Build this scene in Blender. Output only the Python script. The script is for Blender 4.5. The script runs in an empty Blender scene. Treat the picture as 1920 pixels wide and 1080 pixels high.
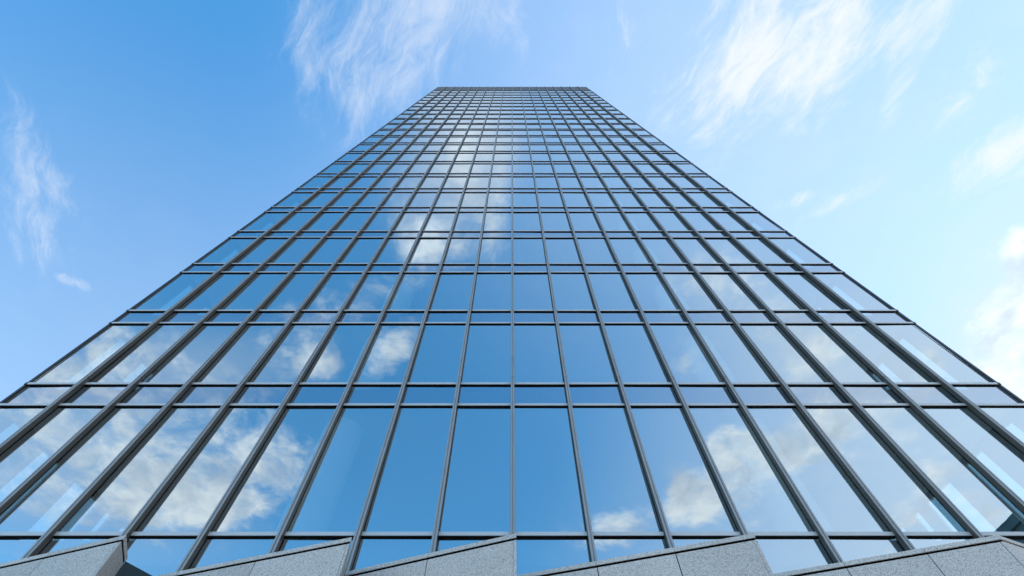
import bpy, math, random
from mathutils import Vector, Matrix

random.seed(7)
S = bpy.context.scene
COL = S.collection
R = math.radians

# ------------------------------------------------------------------ camera
F = 960.0 / 1920.0 * 36.0                       # 18 mm on a 36 mm sensor
PITCH = math.atan(960.0 / 477.0)                # looking up 63.6 degrees
CAM_Z = 1.6
cam_d = bpy.data.cameras.new('camera')
cam = bpy.data.objects.new('camera', cam_d)
COL.objects.link(cam)
cam.location = (0, 0, CAM_Z)
cam.rotation_euler = (R(90) + PITCH, 0, 0)
cam_d.lens = F
cam_d.sensor_width = 36
cam_d.clip_start = 0.05
cam_d.clip_end = 20000
S.camera = cam

# ------------------------------------------------------------------ light
SUN_AZ = R(68)                                  # clockwise from straight ahead
SUN_EL = R(44)
SKY_STRENGTH = 0.116
sun_dir = Vector((math.sin(SUN_AZ) * math.cos(SUN_EL), math.cos(SUN_AZ) * math.cos(SUN_EL), math.sin(SUN_EL)))
sun_d = bpy.data.lights.new('sun', 'SUN')
sun_d.energy = 3.5
sun_d.angle = R(0.5)
sun_d.color = (1.0, 0.95, 0.88)
sun = bpy.data.objects.new('sun', sun_d)
COL.objects.link(sun)
sun.rotation_euler = (-sun_dir).to_track_quat('-Z', 'Y').to_euler()
sun.location = sun_dir * 300

S.view_settings.view_transform = 'Standard'
S.view_settings.look = 'None'
S.view_settings.exposure = 1.66
S.view_settings.gamma = 1.0
S.view_settings.use_curve_mapping = False
S.render.engine = 'CYCLES'
S.cycles.max_bounces = 10
S.cycles.glossy_bounces = 5
S.cycles.transparent_max_bounces = 24
S.cycles.caustics_reflective = False
S.cycles.caustics_refractive = False
S.cycles.use_denoising = True


def img_dir(x, y):
    """direction in the world that a pixel of the 1920 x 1080 photograph looks along"""
    u, v = (x - 960) / 960.0, (540 - y) / 960.0
    c, s = math.cos(PITCH), math.sin(PITCH)
    return Vector((u, c - v * s, s + v * c))


# ------------------------------------------------------------------ sky
world = bpy.data.worlds.new('World')
S.world = world
world.use_nodes = True
NT = world.node_tree
NT.nodes.clear()


def nd(t, kind, **kw):
    n = t.nodes.new(kind)
    for k, v in kw.items():
        if k == 'inp':
            for kk, vv in v.items():
                if hasattr(vv, 'is_output'):
                    t.links.new(vv, n.inputs[kk])
                else:
                    n.inputs[kk].default_value = vv
        else:
            setattr(n, k, v)
    return n


def mth(t, op, a, b=0.0, c=0.0, clamp=False):
    return nd(t, 'ShaderNodeMath', operation=op, use_clamp=clamp, inp={0: a, 1: b, 2: c}).outputs[0]


def vmth(t, op, a, b=(0, 0, 0)):
    return nd(t, 'ShaderNodeVectorMath', operation=op, inp={0: a, 1: b})


def smooth(t, v, a, b, lo=0.0, hi=1.0):
    return nd(t, 'ShaderNodeMapRange', interpolation_type='SMOOTHSTEP',
              inp={0: v, 1: a, 2: b, 3: lo, 4: hi}).outputs[0]


sky = nd(NT, 'ShaderNodeTexSky', sky_type='NISHITA', sun_disc=False, sun_elevation=SUN_EL,
         sun_rotation=SUN_AZ, altitude=0, air_density=1.0, dust_density=0.03, ozone_density=4.0)
hsv = nd(NT, 'ShaderNodeHueSaturation', inp={'Hue': 0.487, 'Saturation': 1.22, 'Value': 1.0, 'Fac': 1.0, 'Color': sky.outputs[0]})
bg_sky = nd(NT, 'ShaderNodeBackground', inp={'Color': hsv.outputs[0], 'Strength': SKY_STRENGTH})

tc = nd(NT, 'ShaderNodeTexCoord')
gen = tc.outputs['Generated']
sep = nd(NT, 'ShaderNodeSeparateXYZ', inp={0: gen})
zc = mth(NT, 'MAXIMUM', sep.outputs[2], 0.06)
px = mth(NT, 'DIVIDE', sep.outputs[0], zc)
py = mth(NT, 'DIVIDE', sep.outputs[1], zc)
P = nd(NT, 'ShaderNodeCombineXYZ', inp={0: px, 1: py, 2: 0.0}).outputs[0]      # point on a flat cloud sheet


def noise(vec, scale, detail=8, rough=0.55, dist=0.0, lac=2.0):
    return nd(NT, 'ShaderNodeTexNoise', noise_dimensions='3D',
              inp={'Vector': vec, 'Scale': scale, 'Detail': detail, 'Roughness': rough, 'Distortion': dist, 'Lacunarity': lac}).outputs[0]


def warp(vec, scale, amt, detail=3):
    n = nd(NT, 'ShaderNodeTexNoise', inp={'Vector': vec, 'Scale': scale, 'Detail': detail})
    d = vmth(NT, 'SUBTRACT', n.outputs['Color'], (0.5, 0.5, 0.5)).outputs[0]
    sc = nd(NT, 'ShaderNodeVectorMath', operation='SCALE', inp={0: d, 'Scale': amt}).outputs[0]
    return vmth(NT, 'ADD', vec, sc).outputs[0]


Pw = warp(P, 3.0, 0.10)
Pw2 = warp(P, 7.0, 0.05)


def seg(vec, a, b, width, soft=1.0):
    """soft capsule round the line a-b on the cloud sheet, 1 inside to 0 outside"""
    a, b = Vector(a), Vector(b)
    d = b - a
    L = max(d.length, 1e-4)
    ang = math.atan2(d.y, d.x)
    m = nd(NT, 'ShaderNodeVectorMath', operation='SUBTRACT', inp={0: vec, 1: (*((a + b) / 2), 0)}).outputs[0]
    r = nd(NT, 'ShaderNodeVectorRotate', rotation_type='Z_AXIS', inp={'Vector': m, 'Angle': -ang}).outputs[0]
    s = vmth(NT, 'MULTIPLY', r, (1.0 / (L / 2 + width * 0.6), 1.0 / width, 0)).outputs[0]
    ln = nd(NT, 'ShaderNodeVectorMath', operation='LENGTH', inp={0: s}).outputs['Value']
    return smooth(NT, ln, 1.0 + 0.35 * soft, 1.0 - 0.95 * soft)


def sheet(x, y, mirror=False):
    d = img_dir(x, y)
    return (d.x / d.z, (-d.y if mirror else d.y) / d.z)


def wsum(items):
    out = None
    for v, w in items:
        t = mth(NT, 'MULTIPLY', v, w)
        out = t if out is None else mth(NT, 'ADD', out, t)
    return out


# high cirrus: streaks combed by the wind along one direction of the sheet
def combed(vec, ang, sx, sy):
    r = nd(NT, 'ShaderNodeVectorRotate', rotation_type='Z_AXIS', inp={'Vector': vec, 'Angle': -ang}).outputs[0]
    return vmth(NT, 'MULTIPLY', r, (sx, sy, 1)).outputs[0]


a0, a1 = Vector(sheet(1640, 0)), Vector(sheet(1480, 180))
CIR_ANG = math.atan2((a1 - a0).y, (a1 - a0).x)
b0, b1 = Vector(sheet(800, 0)), Vector(sheet(740, 200))
CIR_ANG2 = math.atan2((b1 - b0).y, (b1 - b0).x)
Pc = warp(Pw2, 1.8, 0.34, 3)
streak_r = noise(combed(Pc, CIR_ANG, 1.3, 4.2), 2.6, 14, 0.68, 0.5)
streak_l = noise(combed(Pc, CIR_ANG2, 1.4, 4.0), 2.8, 14, 0.68, 0.6)
fine_r = noise(combed(Pw2, CIR_ANG, 3.6, 9.0), 4.0, 8, 0.7, 0.6)
fine_l = noise(combed(Pw2, CIR_ANG2, 3.6, 8.5), 4.0, 8, 0.7, 0.8)
puff = noise(Pw2, 5.6, 13, 0.66, 0.3)
wisp = noise(Pw2, 12.0, 8, 0.65, 0.3)

right_mask = wsum([(seg(Pw, sheet(*a), sheet(*b), w * 1.2), k) for a, b, w, k in [
    ((1640, -60), (1480, 130), 0.12, 0.80),
    ((1600, 0), (1530, 190), 0.06, 0.62),
    ((1500, 60), (1470, 190), 0.035, 0.45),
    ((1790, -60), (1650, 120), 0.045, 0.80),
    ((1420, 60), (1318, 290), 0.060, 0.62),
    ((1460, 20), (1250, 170), 0.12, 0.52),
    ((1690, 150), (1655, 255), 0.022, 0.50),
    ((1650, 340), (1480, 425), 0.022, 0.62),
    ((1560, 365), (1440, 385), 0.018, 0.55),
    ((1980, 255), (1770, 355), 0.050, 0.75),
    ((1990, 215), (1850, 290), 0.035, 0.60),
    ((1180, -20), (1130, 130), 0.030, 0.52),
    ((1850, 60), (1740, 260), 0.08, 0.30),
]])
left_mask = wsum([(seg(Pw, sheet(*a), sheet(*b), w * 1.2), k) for a, b, w, k in [
    ((840, -60), (740, 170), 0.095, 0.72),
    ((800, -40), (790, 60), 0.05, 0.35),
    ((720, -40), (640, 170), 0.13, 0.52),
    ((570, -20), (590, 110), 0.045, 0.66),
    ((575, 90), (600, 170), 0.03, 0.50),
    ((975, -60), (915, 150), 0.045, 0.70),
    ((750, 110), (640, 250), 0.06, 0.48),
    ((30, 180), (66, 420), 0.045, 0.33),
    ((45, 300), (76, 540), 0.026, 0.52),
    ((20, 300), (75, 470), 0.10, 0.26),
    ((125, 520), (170, 530), 0.014, 0.70),
    ((95, 345), (130, 385), 0.04, 0.45),
]])
puff_mask = wsum([(seg(Pw, sheet(*a), sheet(*b), w * 1.2), k) for a, b, w, k in [
    ((1960, 435), (1890, 462), 0.05, 1.0),
    ((1990, 510), (1870, 600), 0.10, 0.75),
    ((2010, 600), (1850, 690), 0.17, 0.80),
    ((1930, 700), (1860, 660), 0.10, 0.9),
]] + [(seg(Pw, sheet(*a, mirror=True), sheet(*b, mirror=True), w * 1.35), k) for a, b, w, k in [
    # the clouds behind the viewer, which the glass mirrors
    ((300, 980), (540, 800), 0.135, 1.05),
    ((180, 830), (330, 930), 0.24, 0.66),
    ((-100, 860), (230, 900), 0.35, 0.50),
    ((-60, 700), (300, 640), 0.14, 0.45),
    ((250, 700), (460, 690), 0.10, 0.62),
    ((505, 640), (560, 690), 0.10, 0.50),
    ((745, 590), (705, 700), 0.045, 0.95),
    ((590, 660), (620, 690), 0.06, 0.80),
    ((690, 540), (640, 600), 0.06, 0.60),
    ((760, 470), (900, 400), 0.10, 0.62),
    ((915, 400), (930, 250), 0.050, 1.05),
    ((820, 320), (890, 270), 0.06, 0.45),
    ((870, 300), (905, 270), 0.06, 0.55),
    ((800, 430), (920, 440), 0.05, 0.75),
    ((1280, 880), (1290, 995), 0.065, 1.08),
    ((1255, 965), (1330, 925), 0.06, 0.75),
    ((1345, 800), (1352, 870), 0.04, 0.75),
    ((1110, 985), (1220, 995), 0.08, 1.0),
    ((1360, 850), (1400, 830), 0.06, 0.85),
    ((1400, 880), (1560, 790), 0.085, 0.92),
    ((1350, 880), (1370, 830), 0.05, 0.95),
    ((1480, 640), (1680, 740), 0.12, 0.66),
    ((1290, 500), (1440, 590), 0.10, 0.50),
    ((1680, 900), (1840, 1000), 0.22, 0.55),
    ((1260, 640), (1300, 700), 0.07, 0.30),
    ((1420, 860), (1700, 760), 0.13, 0.50),
    ((1300, 940), (1480, 960), 0.10, 0.42),
]])


def soft_cloud(tex, mask, gain, t0, t1):
    m = mth(NT, 'MINIMUM', mask, 1.15)
    v = mth(NT, 'ADD', mth(NT, 'MULTIPLY', mth(NT, 'SUBTRACT', tex, 0.5), gain), m)
    return mth(NT, 'MULTIPLY', smooth(NT, v, t0, t1), smooth(NT, mask, 0.02, 0.25))


def mixed(a, b, k):
    return mth(NT, 'ADD', mth(NT, 'MULTIPLY', a, 1 - k), mth(NT, 'MULTIPLY', b, k))


c_right = soft_cloud(mixed(streak_r, fine_r, 0.3), right_mask, 5.2, 0.10, 1.70)
c_left = soft_cloud(mixed(streak_l, fine_l, 0.3), left_mask, 5.2, 0.10, 1.85)
c_puff = soft_cloud(mixed(puff, wisp, 0.25), puff_mask, 4.8, 0.26, 1.45)
# thin veil that thickens towards the sun
sd = nd(NT, 'ShaderNodeVectorMath', operation='DOT_PRODUCT', inp={0: gen, 1: tuple(sun_dir)}).outputs['Value']
hz = nd(NT, 'ShaderNodeVectorMath', operation='DOT_PRODUCT', inp={0: gen, 1: (-0.45, 0.89, 0.0)}).outputs['Value']
thin = mth(NT, 'ADD', 0.85, mth(NT, 'MULTIPLY', wisp, 0.3))
veil = mth(NT, 'MULTIPLY', smooth(NT, sd, 0.30, 1.08, 0.0, 0.56), thin)
hr = nd(NT, 'ShaderNodeVectorMath', operation='DOT_PRODUCT', inp={0: gen, 1: (0.8, -0.6, 0.0)}).outputs['Value']
veil3 = mth(NT, 'MULTIPLY', smooth(NT, hr, 0.46, 0.95, 0.0, 0.60), thin)
veil2 = mth(NT, 'MULTIPLY', smooth(NT, hz, 0.10, 1.0, 0.0, 0.42), thin)
def over(shader, fac, color, strength):
    b = nd(NT, 'ShaderNodeBackground', inp={'Color': color, 'Strength': strength})
    return nd(NT, 'ShaderNodeMixShader', inp={0: fac, 1: shader, 2: b.outputs[0]}).outputs[0]


inv = mth(NT, 'MULTIPLY', mth(NT, 'SUBTRACT', 1.0, veil), mth(NT, 'SUBTRACT', 1.0, veil2))
for a_, b_, w_, k_ in [((-120, 700), (240, 960), 0.50, 0.36), ((240, 700), (500, 680), 0.14, 0.26),
                       ((1400, 620), (1720, 720), 0.17, 0.26), ((1290, 490), (1420, 570), 0.12, 0.20), ((800, 420), (860, 230), 0.12, 0.30),
                       ((880, 340), (895, 150), 0.11, 0.45)]:
    inv = mth(NT, 'MULTIPLY', inv, mth(NT, 'SUBTRACT', 1.0, mth(NT, 'MULTIPLY', seg(Pw2, sheet(*a_, mirror=True), sheet(*b_, mirror=True), w_), k_)))
inv = mth(NT, 'MULTIPLY', inv, mth(NT, 'SUBTRACT', 1.0, mth(NT, 'MULTIPLY', seg(Pw2, sheet(2020, 440), sheet(1900, 780), 0.30), 0.62)))
sh = over(bg_sky.outputs[0], mth(NT, 'SUBTRACT', 1.0, inv, clamp=True), (0.885, 0.94, 1.0, 1), 0.31)
sh = over(sh, veil3, (0.90, 0.96, 1.0, 1), 0.38)
cirrus = mth(NT, 'SUBTRACT', 1.0, mth(NT, 'MULTIPLY', mth(NT, 'SUBTRACT', 1.0, mth(NT, 'MULTIPLY', c_right, 0.84)),
                                      mth(NT, 'SUBTRACT', 1.0, mth(NT, 'MULTIPLY', c_left, 0.48))), clamp=True)
sh = over(sh, cirrus, (0.94, 0.965, 1.0, 1), 0.335)
# puffy clouds: brightest at the sunlit rims, greyer and bluer where they are thick
lumps = noise(Pw2, 7.0, 8, 0.62, 0.3)
tone = nd(NT, 'ShaderNodeMix', data_type='RGBA', inp={0: smooth(NT, lumps, 0.35, 0.62), 6: (0.74, 0.86, 1.0, 1), 7: (0.90, 0.965, 1.0, 1)}).outputs[2]
sh = over(sh, mth(NT, 'MULTIPLY', c_puff, 0.82), tone, smooth(NT, lumps, 0.30, 0.66, 0.29, 0.42))
wout = nd(NT, 'ShaderNodeOutputWorld', inp={0: sh})

# ------------------------------------------------------------------ materials


def new_mat(name):
    m = bpy.data.materials.new(name)
    m.use_nodes = True
    t = m.node_tree
    t.nodes.clear()
    out = t.nodes.new('ShaderNodeOutputMaterial')
    return m, t, out


def principled(name, color, rough=0.5, metal=0.0, noise_scale=None, noise_amt=0.0, bump=0.0, spec=0.5):
    m, t, out = new_mat(name)
    b = nd(t, 'ShaderNodeBsdfPrincipled', inp={'Base Color': (*color, 1), 'Roughness': rough, 'Metallic': metal, 'Specular IOR Level': spec})
    if noise_scale:
        c = nd(t, 'ShaderNodeTexCoord')
        n = nd(t, 'ShaderNodeTexNoise', inp={'Vector': c.outputs['Object'], 'Scale': noise_scale, 'Detail': 6})
        r = nd(t, 'ShaderNodeMapRange', inp={0: n.outputs[0], 1: 0.3, 2: 0.7, 3: 1 - noise_amt, 4: 1 + noise_amt})
        mx = nd(t, 'ShaderNodeVectorMath', operation='SCALE', inp={0: tuple(color), 'Scale': r.outputs[0]})
        t.links.new(mx.outputs[0], b.inputs['Base Color'])
        if bump:
            bp = nd(t, 'ShaderNodeBump', inp={'Strength': bump, 'Distance': 0.004, 'Height': n.outputs[0]})
            t.links.new(bp.outputs[0], b.inputs['Normal'])
    t.links.new(b.outputs[0], out.inputs[0])
    return m


def glass_mat(name, base, tint, refl, wav=0.0014):
    m, t, out = new_mat(name)
    lw = nd(t, 'ShaderNodeLayerWeight', inp={'Blend': 0.5})
    f = mth(t, 'POWER', lw.outputs['Facing'], 3.2)
    fac = mth(t, 'ADD', mth(t, 'MULTIPLY', f, 1 - base), base, clamp=True)
    geo = nd(t, 'ShaderNodeNewGeometry')
    n = nd(t, 'ShaderNodeTexNoise', inp={'Vector': geo.outputs['Position'], 'Scale': 0.9, 'Detail': 1.5})
    bp = nd(t, 'ShaderNodeBump', inp={'Strength': 1.0, 'Distance': wav, 'Height': n.outputs[0]})
    gl = nd(t, 'ShaderNodeBsdfGlossy', inp={'Color': (*refl, 1), 'Roughness': 0.0, 'Normal': bp.outputs[0]})
    tr = nd(t, 'ShaderNodeBsdfTransparent', inp={'Color': (*tint, 1)})
    mx = nd(t, 'ShaderNodeMixShader', inp={0: fac, 1: tr.outputs[0], 2: gl.outputs[0]})
    t.links.new(mx.outputs[0], out.inputs[0])
    return m


def granite_mat(name, c0, c1, c2):
    m, t, out = new_mat(name)
    geo = nd(t, 'ShaderNodeNewGeometry')
    p = geo.outputs['Position']
    oi = nd(t, 'ShaderNodeObjectInfo')
    v1 = nd(t, 'ShaderNodeTexVoronoi', feature='F1', inp={'Vector': p, 'Scale': 120.0, 'Randomness': 1.0})
    n1 = nd(t, 'ShaderNodeTexNoise', inp={'Vector': p, 'Scale': 90.0, 'Detail': 3, 'Roughness': 0.7})
    n2 = nd(t, 'ShaderNodeTexNoise', inp={'Vector': p, 'Scale': 0.7, 'Detail': 4})
    cell = nd(t, 'ShaderNodeSeparateColor', inp={0: v1.outputs['Color']})
    a = mth(t, 'ADD', mth(t, 'MULTIPLY', cell.outputs[0], 0.55), mth(t, 'MULTIPLY', n1.outputs[0], 0.55))
    cr = nd(t, 'ShaderNodeValToRGB', inp={0: a})
    e = cr.color_ramp.elements
    e[0].position, e[0].color = 0.26, (*c0, 1)
    e[1].position, e[1].color = 0.80, (*c2, 1)
    k = e.new(0.45)
    k.color = (*c1, 1)
    tone = mth(t, 'ADD', mth(t, 'MULTIPLY', n2.outputs[0], 0.22), mth(t, 'ADD', 0.80, mth(t, 'MULTIPLY', oi.outputs['Random'], 0.16)))
    col = nd(t, 'ShaderNodeVectorMath', operation='SCALE', inp={0: cr.outputs[0], 'Scale': tone})
    bp = nd(t, 'ShaderNodeBump', inp={'Strength': 0.25, 'Distance': 0.002, 'Height': n1.outputs[0]})
    b = nd(t, 'ShaderNodeBsdfPrincipled', inp={'Base Color': col.outputs[0], 'Roughness': 0.62, 'Normal': bp.outputs[0]})
    t.links.new(b.outputs[0], out.inputs[0])
    return m


M_CLEAR_BODY = new_mat('glass_body')
M_CLEAR_BODY[1].links.new(nd(M_CLEAR_BODY[1], 'ShaderNodeBsdfTransparent', inp={'Color': (0.84, 0.97, 0.98, 1)}).outputs[0], M_CLEAR_BODY[2].inputs[0])
M_CLEAR_BODY = M_CLEAR_BODY[0]
M_GLASS = glass_mat('window_glass', 0.62, (0.98, 1.0, 1.0), (0.94, 0.99, 0.975))
M_SPAN = glass_mat('spandrel_glass', 0.56, (0.60, 0.70, 0.76), (0.86, 0.91, 0.945))
M_SIDE_GLASS = glass_mat('side_glass', 0.25, (0.80, 0.94, 0.95), (0.90, 0.95, 0.98))
M_BODY = principled('dark_grey_aluminium', (0.085, 0.072, 0.060), 0.5, 0.2, 1.1, 0.08)
M_NOSE = principled('mid_grey_aluminium', (0.33, 0.325, 0.32), 0.45, 0.3, 1.7, 0.08)
M_CAP = principled('silver_aluminium', (0.55, 0.54, 0.53), 0.40, 0.3, 1.7, 0.08)
M_ALU = principled('painted_aluminium', (0.23, 0.235, 0.245), 0.42, 0.35, 1.3, 0.10)
M_ALU_DARK = principled('dark_anodised_frame', (0.035, 0.038, 0.042), 0.45, 0.2)
M_GASKET = principled('black_gasket', (0.006, 0.007, 0.008), 0.8, spec=0.1)
M_CONC = principled('grey_slab', (0.14, 0.145, 0.15), 0.85, 0, 2.0, 0.08)
M_CEIL = principled('white_ceiling', (0.48, 0.485, 0.49), 0.8)
M_WHITE = principled('white_plaster', (0.82, 0.83, 0.82), 0.8)
M_CORE = principled('core_wall', (0.16, 0.18, 0.19), 0.85)
M_GRANITE = granite_mat('grey_granite', (0.12, 0.12, 0.12), (0.475, 0.435, 0.40), (0.63, 0.585, 0.545))
M_REFLECTION = principled('painted_reflection', (0.016, 0.036, 0.042), 0.4, spec=0.25)
M_JOINT = principled('dark_joint', (0.004, 0.004, 0.004), 1.0, spec=0.0)

# ------------------------------------------------------------------ mesh helpers


class MB:
    def __init__(self):
        self.v, self.f = [], []

    def add(self, vs, fs):
        o = len(self.v)
        self.v += [tuple(p) for p in vs]
        self.f += [tuple(i + o for i in f) for f in fs]
        return self

    def box(self, x0, x1, y0, y1, z0, z1):
        return self.add([(x0, y0, z0), (x1, y0, z0), (x1, y1, z0), (x0, y1, z0), (x0, y0, z1), (x1, y0, z1), (x1, y1, z1), (x0, y1, z1)],
                        [(0, 3, 2, 1), (4, 5, 6, 7), (0, 1, 5, 4), (1, 2, 6, 5), (2, 3, 7, 6), (3, 0, 4, 7)])

    def prism(self, poly, z0, z1):
        """upright prism over a plan outline given counter-clockwise"""
        ar = sum(poly[i][0] * poly[(i + 1) % len(poly)][1] - poly[(i + 1) % len(poly)][0] * poly[i][1] for i in range(len(poly)))
        if ar < 0:
            poly = poly[::-1]
        n = len(poly)
        vs = [(p[0], p[1], z0) for p in poly] + [(p[0], p[1], z1) for p in poly]
        fs = [tuple(range(n))[::-1], tuple(range(n, 2 * n))]
        fs += [(i, (i + 1) % n, n + (i + 1) % n, n + i) for i in range(n)]
        return self.add(vs, fs)

    def tube(self, x, y, r, z0, z1, n=28):
        return self.prism([(x + r * math.cos(2 * math.pi * i / n), y + r * math.sin(2 * math.pi * i / n)) for i in range(n)], z0, z1)

    def mesh(self, name, *mats):
        me = bpy.data.meshes.new(name)
        me.from_pydata(self.v, [], self.f)
        for m in mats:
            me.materials.append(m)
        me.update()
        return me

    def glass(self, name, mat):
        """a pane: coated outer face, clear body"""
        me = self.mesh(name, mat, M_CLEAR_BODY)
        for p in me.polygons:
            p.material_index = 0 if p.normal.y < -0.5 else 1
        return me

    def build(self, name, mat, parent=None, smooth_f=False):
        me = self.glass(name, mat) if mat in (M_GLASS, M_SPAN) else self.mesh(name, mat)
        if smooth_f:
            for p in me.polygons:
                p.use_smooth = abs(p.normal.z) < 0.5
        return put(name, me, parent)


def put(name, me, parent=None, loc=None):
    o = bpy.data.objects.new(name, me)
    COL.objects.link(o)
    if parent:
        o.parent = parent
    if loc is not None:
        o.location = loc
    return o


def empty(name, loc=(0, 0, 0)):
    o = bpy.data.objects.new(name, None)
    COL.objects.link(o)
    o.location = loc
    o.empty_display_size = 0.5
    return o


def tag(o, label=None, cat=None, group=None, kind=None):
    if label:
        o['label'] = label
    if cat:
        o['category'] = cat
    if group:
        o['group'] = group
    if kind:
        o['kind'] = kind
    return o


# ------------------------------------------------------------------ ground
g = MB()
g.add([(-6000, -6000, 0), (6000, -6000, 0), (6000, 6000, 0), (-6000, 6000, 0)], [(0, 1, 2, 3)])
M_GROUND = principled('plaza_paving', (0.28, 0.28, 0.275), 0.8, 0, 0.6, 0.12)
tag(g.build('ground', M_GROUND), kind='structure')

# ------------------------------------------------------------------ the tower
D = 8.81                                        # distance of the glass in front of the camera
W = 1.5                                         # bay width
N = 18
XC = 0.015
TAN_Y0 = 540 - 477.0                            # picture row of the zenith


def z_of(y):
    """height on the glass plane of a row of the photograph"""
    c, s = math.cos(PITCH), math.sin(PITCH)
    v = (540 - y) / 960.0
    return CAM_Z + D * (s + v * c) / (c - v * s)


def ztrans(y):
    """the same for the lower front edge of a transom, which stands 5 cm proud"""
    c, s = math.cos(PITCH), math.sin(PITCH)
    v = (540 - y) / 960.0
    return CAM_Z + (D - 0.05) * (s + v * c) / (c - v * s)


heads_px = [760, 606, 510.5, 445, 396.7, 359.8, 330.3, 306.2, 286.5, 270.4]
sills_px = [720.3, 582.6, 494.6, 433.2, 388, 352.6, 324.6, 301.7, 282.6, 266.8]
heads = [ztrans(y) for y in heads_px]
sills = [ztrans(y) for y in sills_px]
top_z = z_of(163.4)
last = ztrans(170.0)
n_up = 13                                       # storeys above the measured ones
step0 = heads[-1] - heads[-2]
# heights shrink very slightly up the shaft so that the last head lands where the photograph has it
span = last - heads[-1]
k = [1.0 - 0.006 * i for i in range(n_up)]
sc = span / sum(k)
for i in range(n_up):
    heads.append(heads[-1] + k[i] * sc)
    sills.append(heads[-1] + 0.80)
base_sill = ztrans(1004)
NF = len(heads)                                 # storeys with a spandrel above
TR_H = 0.085                                    # transom height
MUL_D, MUL_W = 0.17, 0.092

tower = empty('glass_tower', (XC, D, 0))
tag(tower, 'tall glass office tower with a blue mirror curtain wall and grey aluminium grid', 'building')


def child(name, me, x, y, z):
    return put(name, me, tower, (x, y, z))


half = W * N / 2 + 0.10
mesh_cache = {}


def box_mesh(key, mat, *b):
    if key not in mesh_cache:
        mb = MB().box(*b)
        mesh_cache[key] = mb.glass(key[0], mat) if mat in (M_GLASS, M_SPAN) else mb.mesh(key[0], mat)
    return mesh_cache[key]


bays = []
for i in range(N):
    x0 = -W * N / 2 + W * i
    x1 = x0 + W
    if i == 0:
        x0 -= 0.112
    if i == N - 1:
        x1 += 0.112
    bays.append((x0 + MUL_W / 2 + 0.002, x1 - MUL_W / 2 - 0.002))

# rows of glass: (kind, z0, z1)
rows = [('low', 3.35, base_sill - 0.012)]
z = base_sill + TR_H
for i in range(NF):
    rows.append(('vision', z + 0.008, heads[i] - 0.008))
    rows.append(('spandrel', heads[i] + TR_H + 0.008, sills[i] - 0.008))
    z = sills[i] + TR_H
PARAPET = (z + 0.008, top_z - 0.115)
trans = [base_sill] + [q for i in range(NF) for q in (heads[i], sills[i])] + [top_z - 0.10]

PART_ROWS = 16
rest = {'window_pane': MB(), 'spandrel_pane': MB()}
vis_i = spa_i = 0
for ri, (kind, z0, z1) in enumerate(rows):
    name = 'spandrel_pane' if kind == 'spandrel' else 'window_pane'
    mat = M_SPAN if kind == 'spandrel' else M_GLASS
    if kind == 'spandrel':
        n_row = spa_i
        spa_i += 1
    else:
        n_row = vis_i
        vis_i += 1
    single = n_row < PART_ROWS
    for bi, (x0, x1) in enumerate(bays):
        w, h = x1 - x0, z1 - z0
        if single:
            me = box_mesh((name, ri, round(w, 3)), mat, -w / 2, w / 2, 0, 0.024, -h / 2, h / 2)
            o = child(name, me, (x0 + x1) / 2, 0, (z0 + z1) / 2)
            o.rotation_euler = (random.gauss(0, 0.0024), 0, random.gauss(0, 0.0028))
        else:
            rest[name].box(x0, x1, 0, 0.024, z0, z1)
for name, mb in rest.items():
    if mb.v:
        tag(mb.build(name, M_SPAN if name[0] == 's' else M_GLASS, tower), kind='stuff')

pr = MB()
for x0, x1 in bays:
    pr.box(x0, x1, -0.03, 0.03, *PARAPET)
tag(pr.build('parapet_panel', M_BODY, tower), kind='stuff')

# transoms between the mullions: a grey face bar and a dark recessed bar beneath it
rest_t, rest_g = MB(), MB()
for ti, zt in enumerate(trans):
    for bi, (x0, x1) in enumerate(bays):
        w = x1 - x0
        if ti < 16:
            o = child('transom', box_mesh(('transom', round(w, 3)), M_CAP, -w / 2, w / 2, -0.05, -0.003, 0, TR_H), (x0 + x1) / 2, 0, zt)
        else:
            rest_t.box(x0, x1, -0.05, -0.003, zt, zt + TR_H)
        rest_g.box(x0, x1, -0.040, 0.026, zt - 0.022, zt - 0.002)
tag(rest_t.build('transom', M_CAP, tower), kind='stuff')
tag(rest_g.build('gasket', M_GASKET, tower), kind='stuff')


# mullions: two noses with a groove, in lengths of two storeys
def mullion_mesh(h):
    a, b, gx, gd = MUL_W / 2, MUL_D, 0.011, 0.022
    # dark rubber foot on the glass, grey body, lighter cap with two noses and a groove
    me = MB().prism([(-a - 0.006, -0.003), (-a - 0.006, -0.020), (a + 0.006, -0.020), (a + 0.006, -0.003)], 0, h)
    me.prism([(-a, -0.0205), (-a, -b + 0.024), (a, -b + 0.024), (a, -0.0205)], 0, h)
    me.prism([(-a - 0.002, -b + 0.023), (-a - 0.002, -b), (-gx, -b), (-gx, -b + gd), (gx, -b + gd), (gx, -b), (a + 0.002, -b), (a + 0.002, -b + 0.023)], 0, h)
    me = me.mesh('mullion', M_GASKET, M_BODY, M_NOSE)
    for i, p in enumerate(me.polygons):
        p.material_index = 0 if i < 6 else (1 if i < 12 else 2)
    return me


splices = [3.3] + [sills[i] + 0.20 for i in range(0, NF, 2)]
if top_z - splices[-1] < 2:
    splices.pop()
splices.append(top_z)
for si in range(len(splices) - 1):
    z0, z1 = splices[si] + 0.012, splices[si + 1]
    me = mullion_mesh(z1 - z0)
    for i in range(1, N):
        child('mullion', me, -W * N / 2 + W * i, 0, z0)
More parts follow.
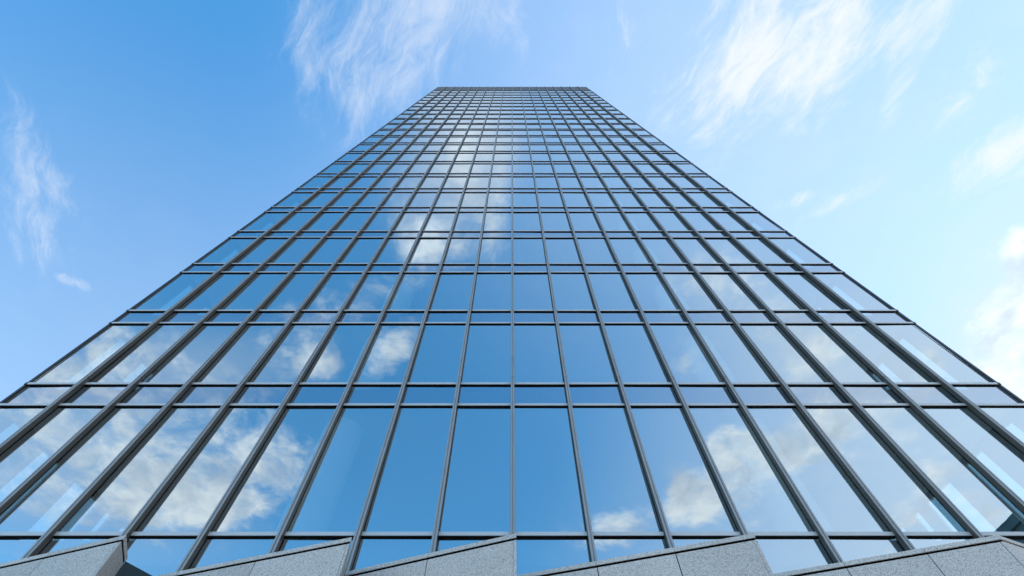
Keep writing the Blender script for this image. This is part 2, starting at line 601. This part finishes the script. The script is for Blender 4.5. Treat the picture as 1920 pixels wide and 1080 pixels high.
# corner posts and the side walls, which close in towards the back
BD = 19.0
SL = 0.37                                       # metres inwards per metre of depth
for sx in (-1, 1):
    mb = MB().box(sx * half - 0.035, sx * half + 0.035, -0.035, 0.035, 3.3, top_z)
    mb.build('corner_post', M_ALU_DARK, tower)
    tr = MB()
    for zt in trans:
        tr.box(sx * half - 0.043, sx * half + 0.043, -0.052, 0.045, zt, zt + TR_H)
    tr.build('corner_cap', M_ALU_DARK, tower)['kind'] = 'stuff'
q = 1.0 / math.hypot(1, SL)


def side_poly(sx, l0, l1, t0, t1):
    """plan outline along a side wall: l metres from the corner, t metres outwards"""
    dx, dy = -sx * SL * q, q
    nx, ny = sx * q, SL * q
    f = lambda l, t: (sx * half + dx * l + nx * t, 0.04 + dy * l + ny * t)
    return [f(l0, t0), f(l1, t0), f(l1, t1), f(l0, t1)]


OPEN = [(0.52, 0.95), (1.60, 2.20), (2.85, 3.80), (4.16, 4.36), (4.85, 5.80)]
LEN = BD / q
sg, sp_, ss = MB(), MB(), MB()
for sx in (-1, 1):
    edges = [-0.01] + [e for o_ in OPEN for e in o_] + [LEN - 0.3]
    for l0, l1 in zip(edges[0::2], edges[1::2]):
        sp_.prism(side_poly(sx, l0, l1, -0.14, 0.0), 3.3, top_z)
    for (kind, z0, z1) in rows:
        for l0, l1 in OPEN:
            if kind != 'vision':
                ss.prism(side_poly(sx, l0 + 0.002, l1 - 0.002, -0.12, -0.02), z0 - TR_H - 0.006, z1 + 0.006)
            else:
                sg.prism(side_poly(sx, l0 + 0.002, l1 - 0.002, -0.065, -0.045), z0 - 0.006, z1 + 0.006)
tag(sg.build('side_pane', M_SIDE_GLASS, tower), kind='stuff')
tag(sp_.build('side_pier', M_BODY, tower), kind='stuff')
tag(ss.build('side_spandrel', M_BODY, tower), kind='stuff')

# the inside: slabs, ceilings, columns and the core, seen faintly through the glass


def inner(y0, y1, m):
    return [(-half + m + SL * y0, y0), (half - m - SL * y0, y0), (half - m - SL * y1, y1), (-half + m + SL * y1, y1)]


MB().prism(inner(0.12, BD - 0.1, 0.20), base_sill - 0.5, base_sill + 0.02).build('floor_slab', M_CONC, tower)
for i in range(NF):
    MB().prism(inner(0.12, BD - 0.1, 0.20), heads[i] + 0.19, sills[i] - 0.02).build('floor_slab', M_CONC, tower)
    MB().prism(inner(0.14, BD - 0.12, 0.22), heads[i] + 0.10, heads[i] + 0.18).build('ceiling', M_CEIL, tower)
MB().prism(inner(0.05, BD - 0.05, 0.20), top_z - 0.4, top_z - 0.02).build('roof', M_CONC, tower)
MB().box(-3.6, 3.6, 8.5, 14.5, 3.3, top_z - 0.5).build('core_wall', M_CORE, tower)
for x in (-4.62, 6.4):
    MB().tube(x, 0.95, 0.52, 3.0, top_z - 0.5, 40).build('column', M_WHITE, tower, True)
MB().box(-half + SL * BD, half - SL * BD, BD - 0.04, BD + 0.2, 3.3, top_z).build('rear_wall', M_CORE, tower)
MB().prism(inner(-0.10, BD, 0.0), 0, 3.28).build('plinth', M_CONC, tower)

# ------------------------------------------------------------------ granite walls in front, stepped in plan
HW = 5.8                                        # height of the coping above the camera
ZW = CAM_Z + HW


def plan(x, y, h=HW):
    d = img_dir(x, y)
    return Vector((d.x / d.z * h, d.y / d.z * h))


RET = Vector((-0.278, 0.961)).normalized()
COP_H, GAP = 0.075, 0.045


def line_x(p, q, a, b):
    """parameter on p-q where line a-b crosses"""
    d, e, r = q - p, b - a, a - p
    return (r.x * e.y - r.y * e.x) / (d.x * e.y - d.y * e.x)


def granite_wall(left, tip, joints, label, ret_len, ret_dir=RET, ext=0.0, ret_joints=()):
    L, T = plan(*left), plan(*tip)
    a = (T - L).normalized()
    L = L - a * ext
    ln = (T - L).length
    nb = Vector((-a.y, a.x))                    # points back to the glass
    if nb.y < 0:
        nb = -nb
    root = empty('granite_wall', (T.x, T.y, 0))
    root['kind'] = 'thing'
    tag(root, label, 'wall', 'granite walls stepped along the tower front')
    off = lambda p: (p.x - T.x, p.y - T.y)
    rd = ret_dir.normalized()
    nr = Vector((rd.y, -rd.x))                  # outward normal of the return
    if nr.x < 0:
        nr = -nr
    E = T + rd * ret_len
    # cut points along the face
    cuts = [0.0]
    for jx in joints:
        j = plan(jx, tip[1] + (jx - tip[0]) * (left[1] - tip[1]) / (left[0] - tip[0]))
        cuts.append((j - L).dot(a))
    strip = 0.05
    cuts.append(ln - strip)
    th = 0.075
    g = 0.008

    def strip_poly(s0, s1, t=th):
        p, q = L + a * s0, L + a * s1
        return [off(p), off(q), off(q + nb * t), off(p + nb * t)]
    levels = [(ZW - COP_H - GAP, ZW - 2.2), (ZW - 2.2 - 0.012, ZW - 4.4), (ZW - 4.4 - 0.012, 0.0)]
    for z1, z0 in levels:
        for s0, s1 in zip(cuts[:-1], cuts[1:]):
            MB().prism(strip_poly(s0 + g, s1 - g), z0, z1).build('stone_panel', M_GRANITE, root)
        # return face
        rc = [0.0] + list(ret_joints) + [ret_len]
        for r0, r1 in zip(rc[:-1], rc[1:]):
            p, q = T + rd * (r0 + (0 if r0 == 0 else g)), T + rd * (r1 - g)
            tt = strip if r0 == 0 else th
            if r0 == 0:
                pi = T - a * strip * 1.0
                cosang = abs(a.dot(nr))
                inner_q = q - nr * (strip * cosang)
                poly = [off(p), off(q), off(inner_q), off(pi)]
            else:
                poly = [off(p), off(q), off(q - nr * tt), off(p - nr * tt)]
            MB().prism(poly, z0, z1).build('stone_panel', M_GRANITE, root)
    # coping stones along the face, then along the return
    dp = 0.22
    cc = [0.0] + cuts[1:-1] + [ln]
    for i, (s0, s1) in enumerate(zip(cc[:-1], cc[1:])):
        p, q = L + a * (s0 + 0.003), L + a * (s1 - 0.003)
        if i == len(cc) - 2:
            q = T
            qi = T - a * 0.16 + nb * 0.10
            poly = [off(p), off(q), off(qi), off(p + nb * 0.10)]
        else:
            poly = [off(p), off(q), off(q + nb * 0.10), off(p + nb * 0.10)]
        MB().prism(poly, ZW - COP_H, ZW).build('coping', M_GRANITE, root)
    p = T + rd * 0.004
    c0 = E
    inn = T - a * 0.155 + nb * 0.104
    MB().prism([off(p), off(c0), off(c0 - nr * 0.12), off(inn + rd * 0.004)], ZW - COP_H, ZW).build('coping', M_GRANITE, root)
    # black filler painting the coping gap's shadow, then dark backing behind the joints
    b0 = L + nb * 0.010
    br = E - nr * 0.010
    b1 = T + (rd - a).normalized() * 0.020
    core = [off(b0), off(b1), off(br), off(L + nb * 0.16 if (br - L).length > 0.3 else br)]
    MB().prism(core, ZW - COP_H - GAP + 0.003, ZW - COP_H - 0.002).build('shadow_joint', M_JOINT, root)
    b0, br = L + nb * 0.078, E - nr * 0.078
    b1 = T + (rd - a).normalized() * 0.15
    MB().prism([off(b0), off(b1), off(br), off(L + nb * 0.2 if (br - L).length > 0.3 else br)], 0.0, ZW - COP_H - GAP - 0.005).build('backing', M_JOINT, root)
    return root


first_wall = granite_wall((0, 1057), (237, 1003), [93], 'leftmost grey granite wall whose tip shows a warmer narrow return face', 0.60, ext=2.5)
# added dark panel painted as the glass's reflection of the first wall's return
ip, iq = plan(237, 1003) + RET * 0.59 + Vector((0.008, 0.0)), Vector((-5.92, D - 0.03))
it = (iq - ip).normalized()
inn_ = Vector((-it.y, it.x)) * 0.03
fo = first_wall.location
MB().prism([(p.x - fo.x, p.y - fo.y) for p in (ip, iq, iq + inn_, ip + inn_)], 0.0, ZW - 0.07).build('reflection_panel', M_REFLECTION, first_wall)
granite_wall((300, 1078), (660, 1007), [485], 'grey granite wall between the leftmost one and the centre mullion, ending in a thin edge', 0.86, ext=0.35)
granite_wall((650, 1072), (968, 1000), [803], 'grey granite wall whose tip meets the foot of the centre mullion', 1.0, ext=0.02)
granite_wall((970, 1078), (1413, 1000), [1118, 1263], 'grey granite wall right of the centre mullion with two panel joints', 1.0, ext=0.15)
granite_wall((1450, 1076), (1870, 1003), [1580, 1730], 'rightmost grey granite wall whose right side turns back in a paler face', 2.4,
             ret_dir=plan(1920, 1020) - plan(1870, 1003), ext=0.2)

# ------------------------------------------------------------------ the building behind the viewer that the glass mirrors
d = img_dir(1904, 962)
scale = 42.0 / math.hypot(d.x, d.y)
apex = Vector((d.x * scale, 2 * D - d.y * scale if False else -(d.y * scale), d.z * scale))
# the mirror image stands behind the glass, so shift by the glass distance
apex.y += 2 * D
ob = empty('office_block', (apex.x, apex.y, 0))
tag(ob, 'dark teal office block mirrored in the lowest glass at the right edge', 'building')
HB = apex.z + CAM_Z
M_OB = principled('teal_cladding', (0.022, 0.055, 0.062), 0.35, 0.0, 1.2, 0.45)
M_OBW = principled('dark_window', (0.02, 0.04, 0.05), 0.15)
rot = R(-30)
b = MB()
bw, bdp = 16.0, 14.0
pts = [(0, 0), (bw, 0), (bw, -bdp), (0, -bdp)]
b.prism(pts, 0, HB - 0.6)
wall_o = b.build('wall', M_OB, ob)
MB().prism([(-0.15, 0.15), (bw + .15, 0.15), (bw + .15, -bdp - .15), (-0.15, -bdp - .15)], HB - 0.6, HB).build('roof', M_OB, ob)
wm = None
for fz in range(7):
    for fx in range(6):
        z0 = HB - 3.4 - 3.3 * fz
        if z0 < 1:
            continue
        me = box_mesh(('window',), M_OBW, 0, 2.0, 0, 0.12, 0, 1.8)
        put('window', me, ob, (0.4 + fx * 2.6, 0.0, z0))
ob.rotation_euler.z = R(-12)
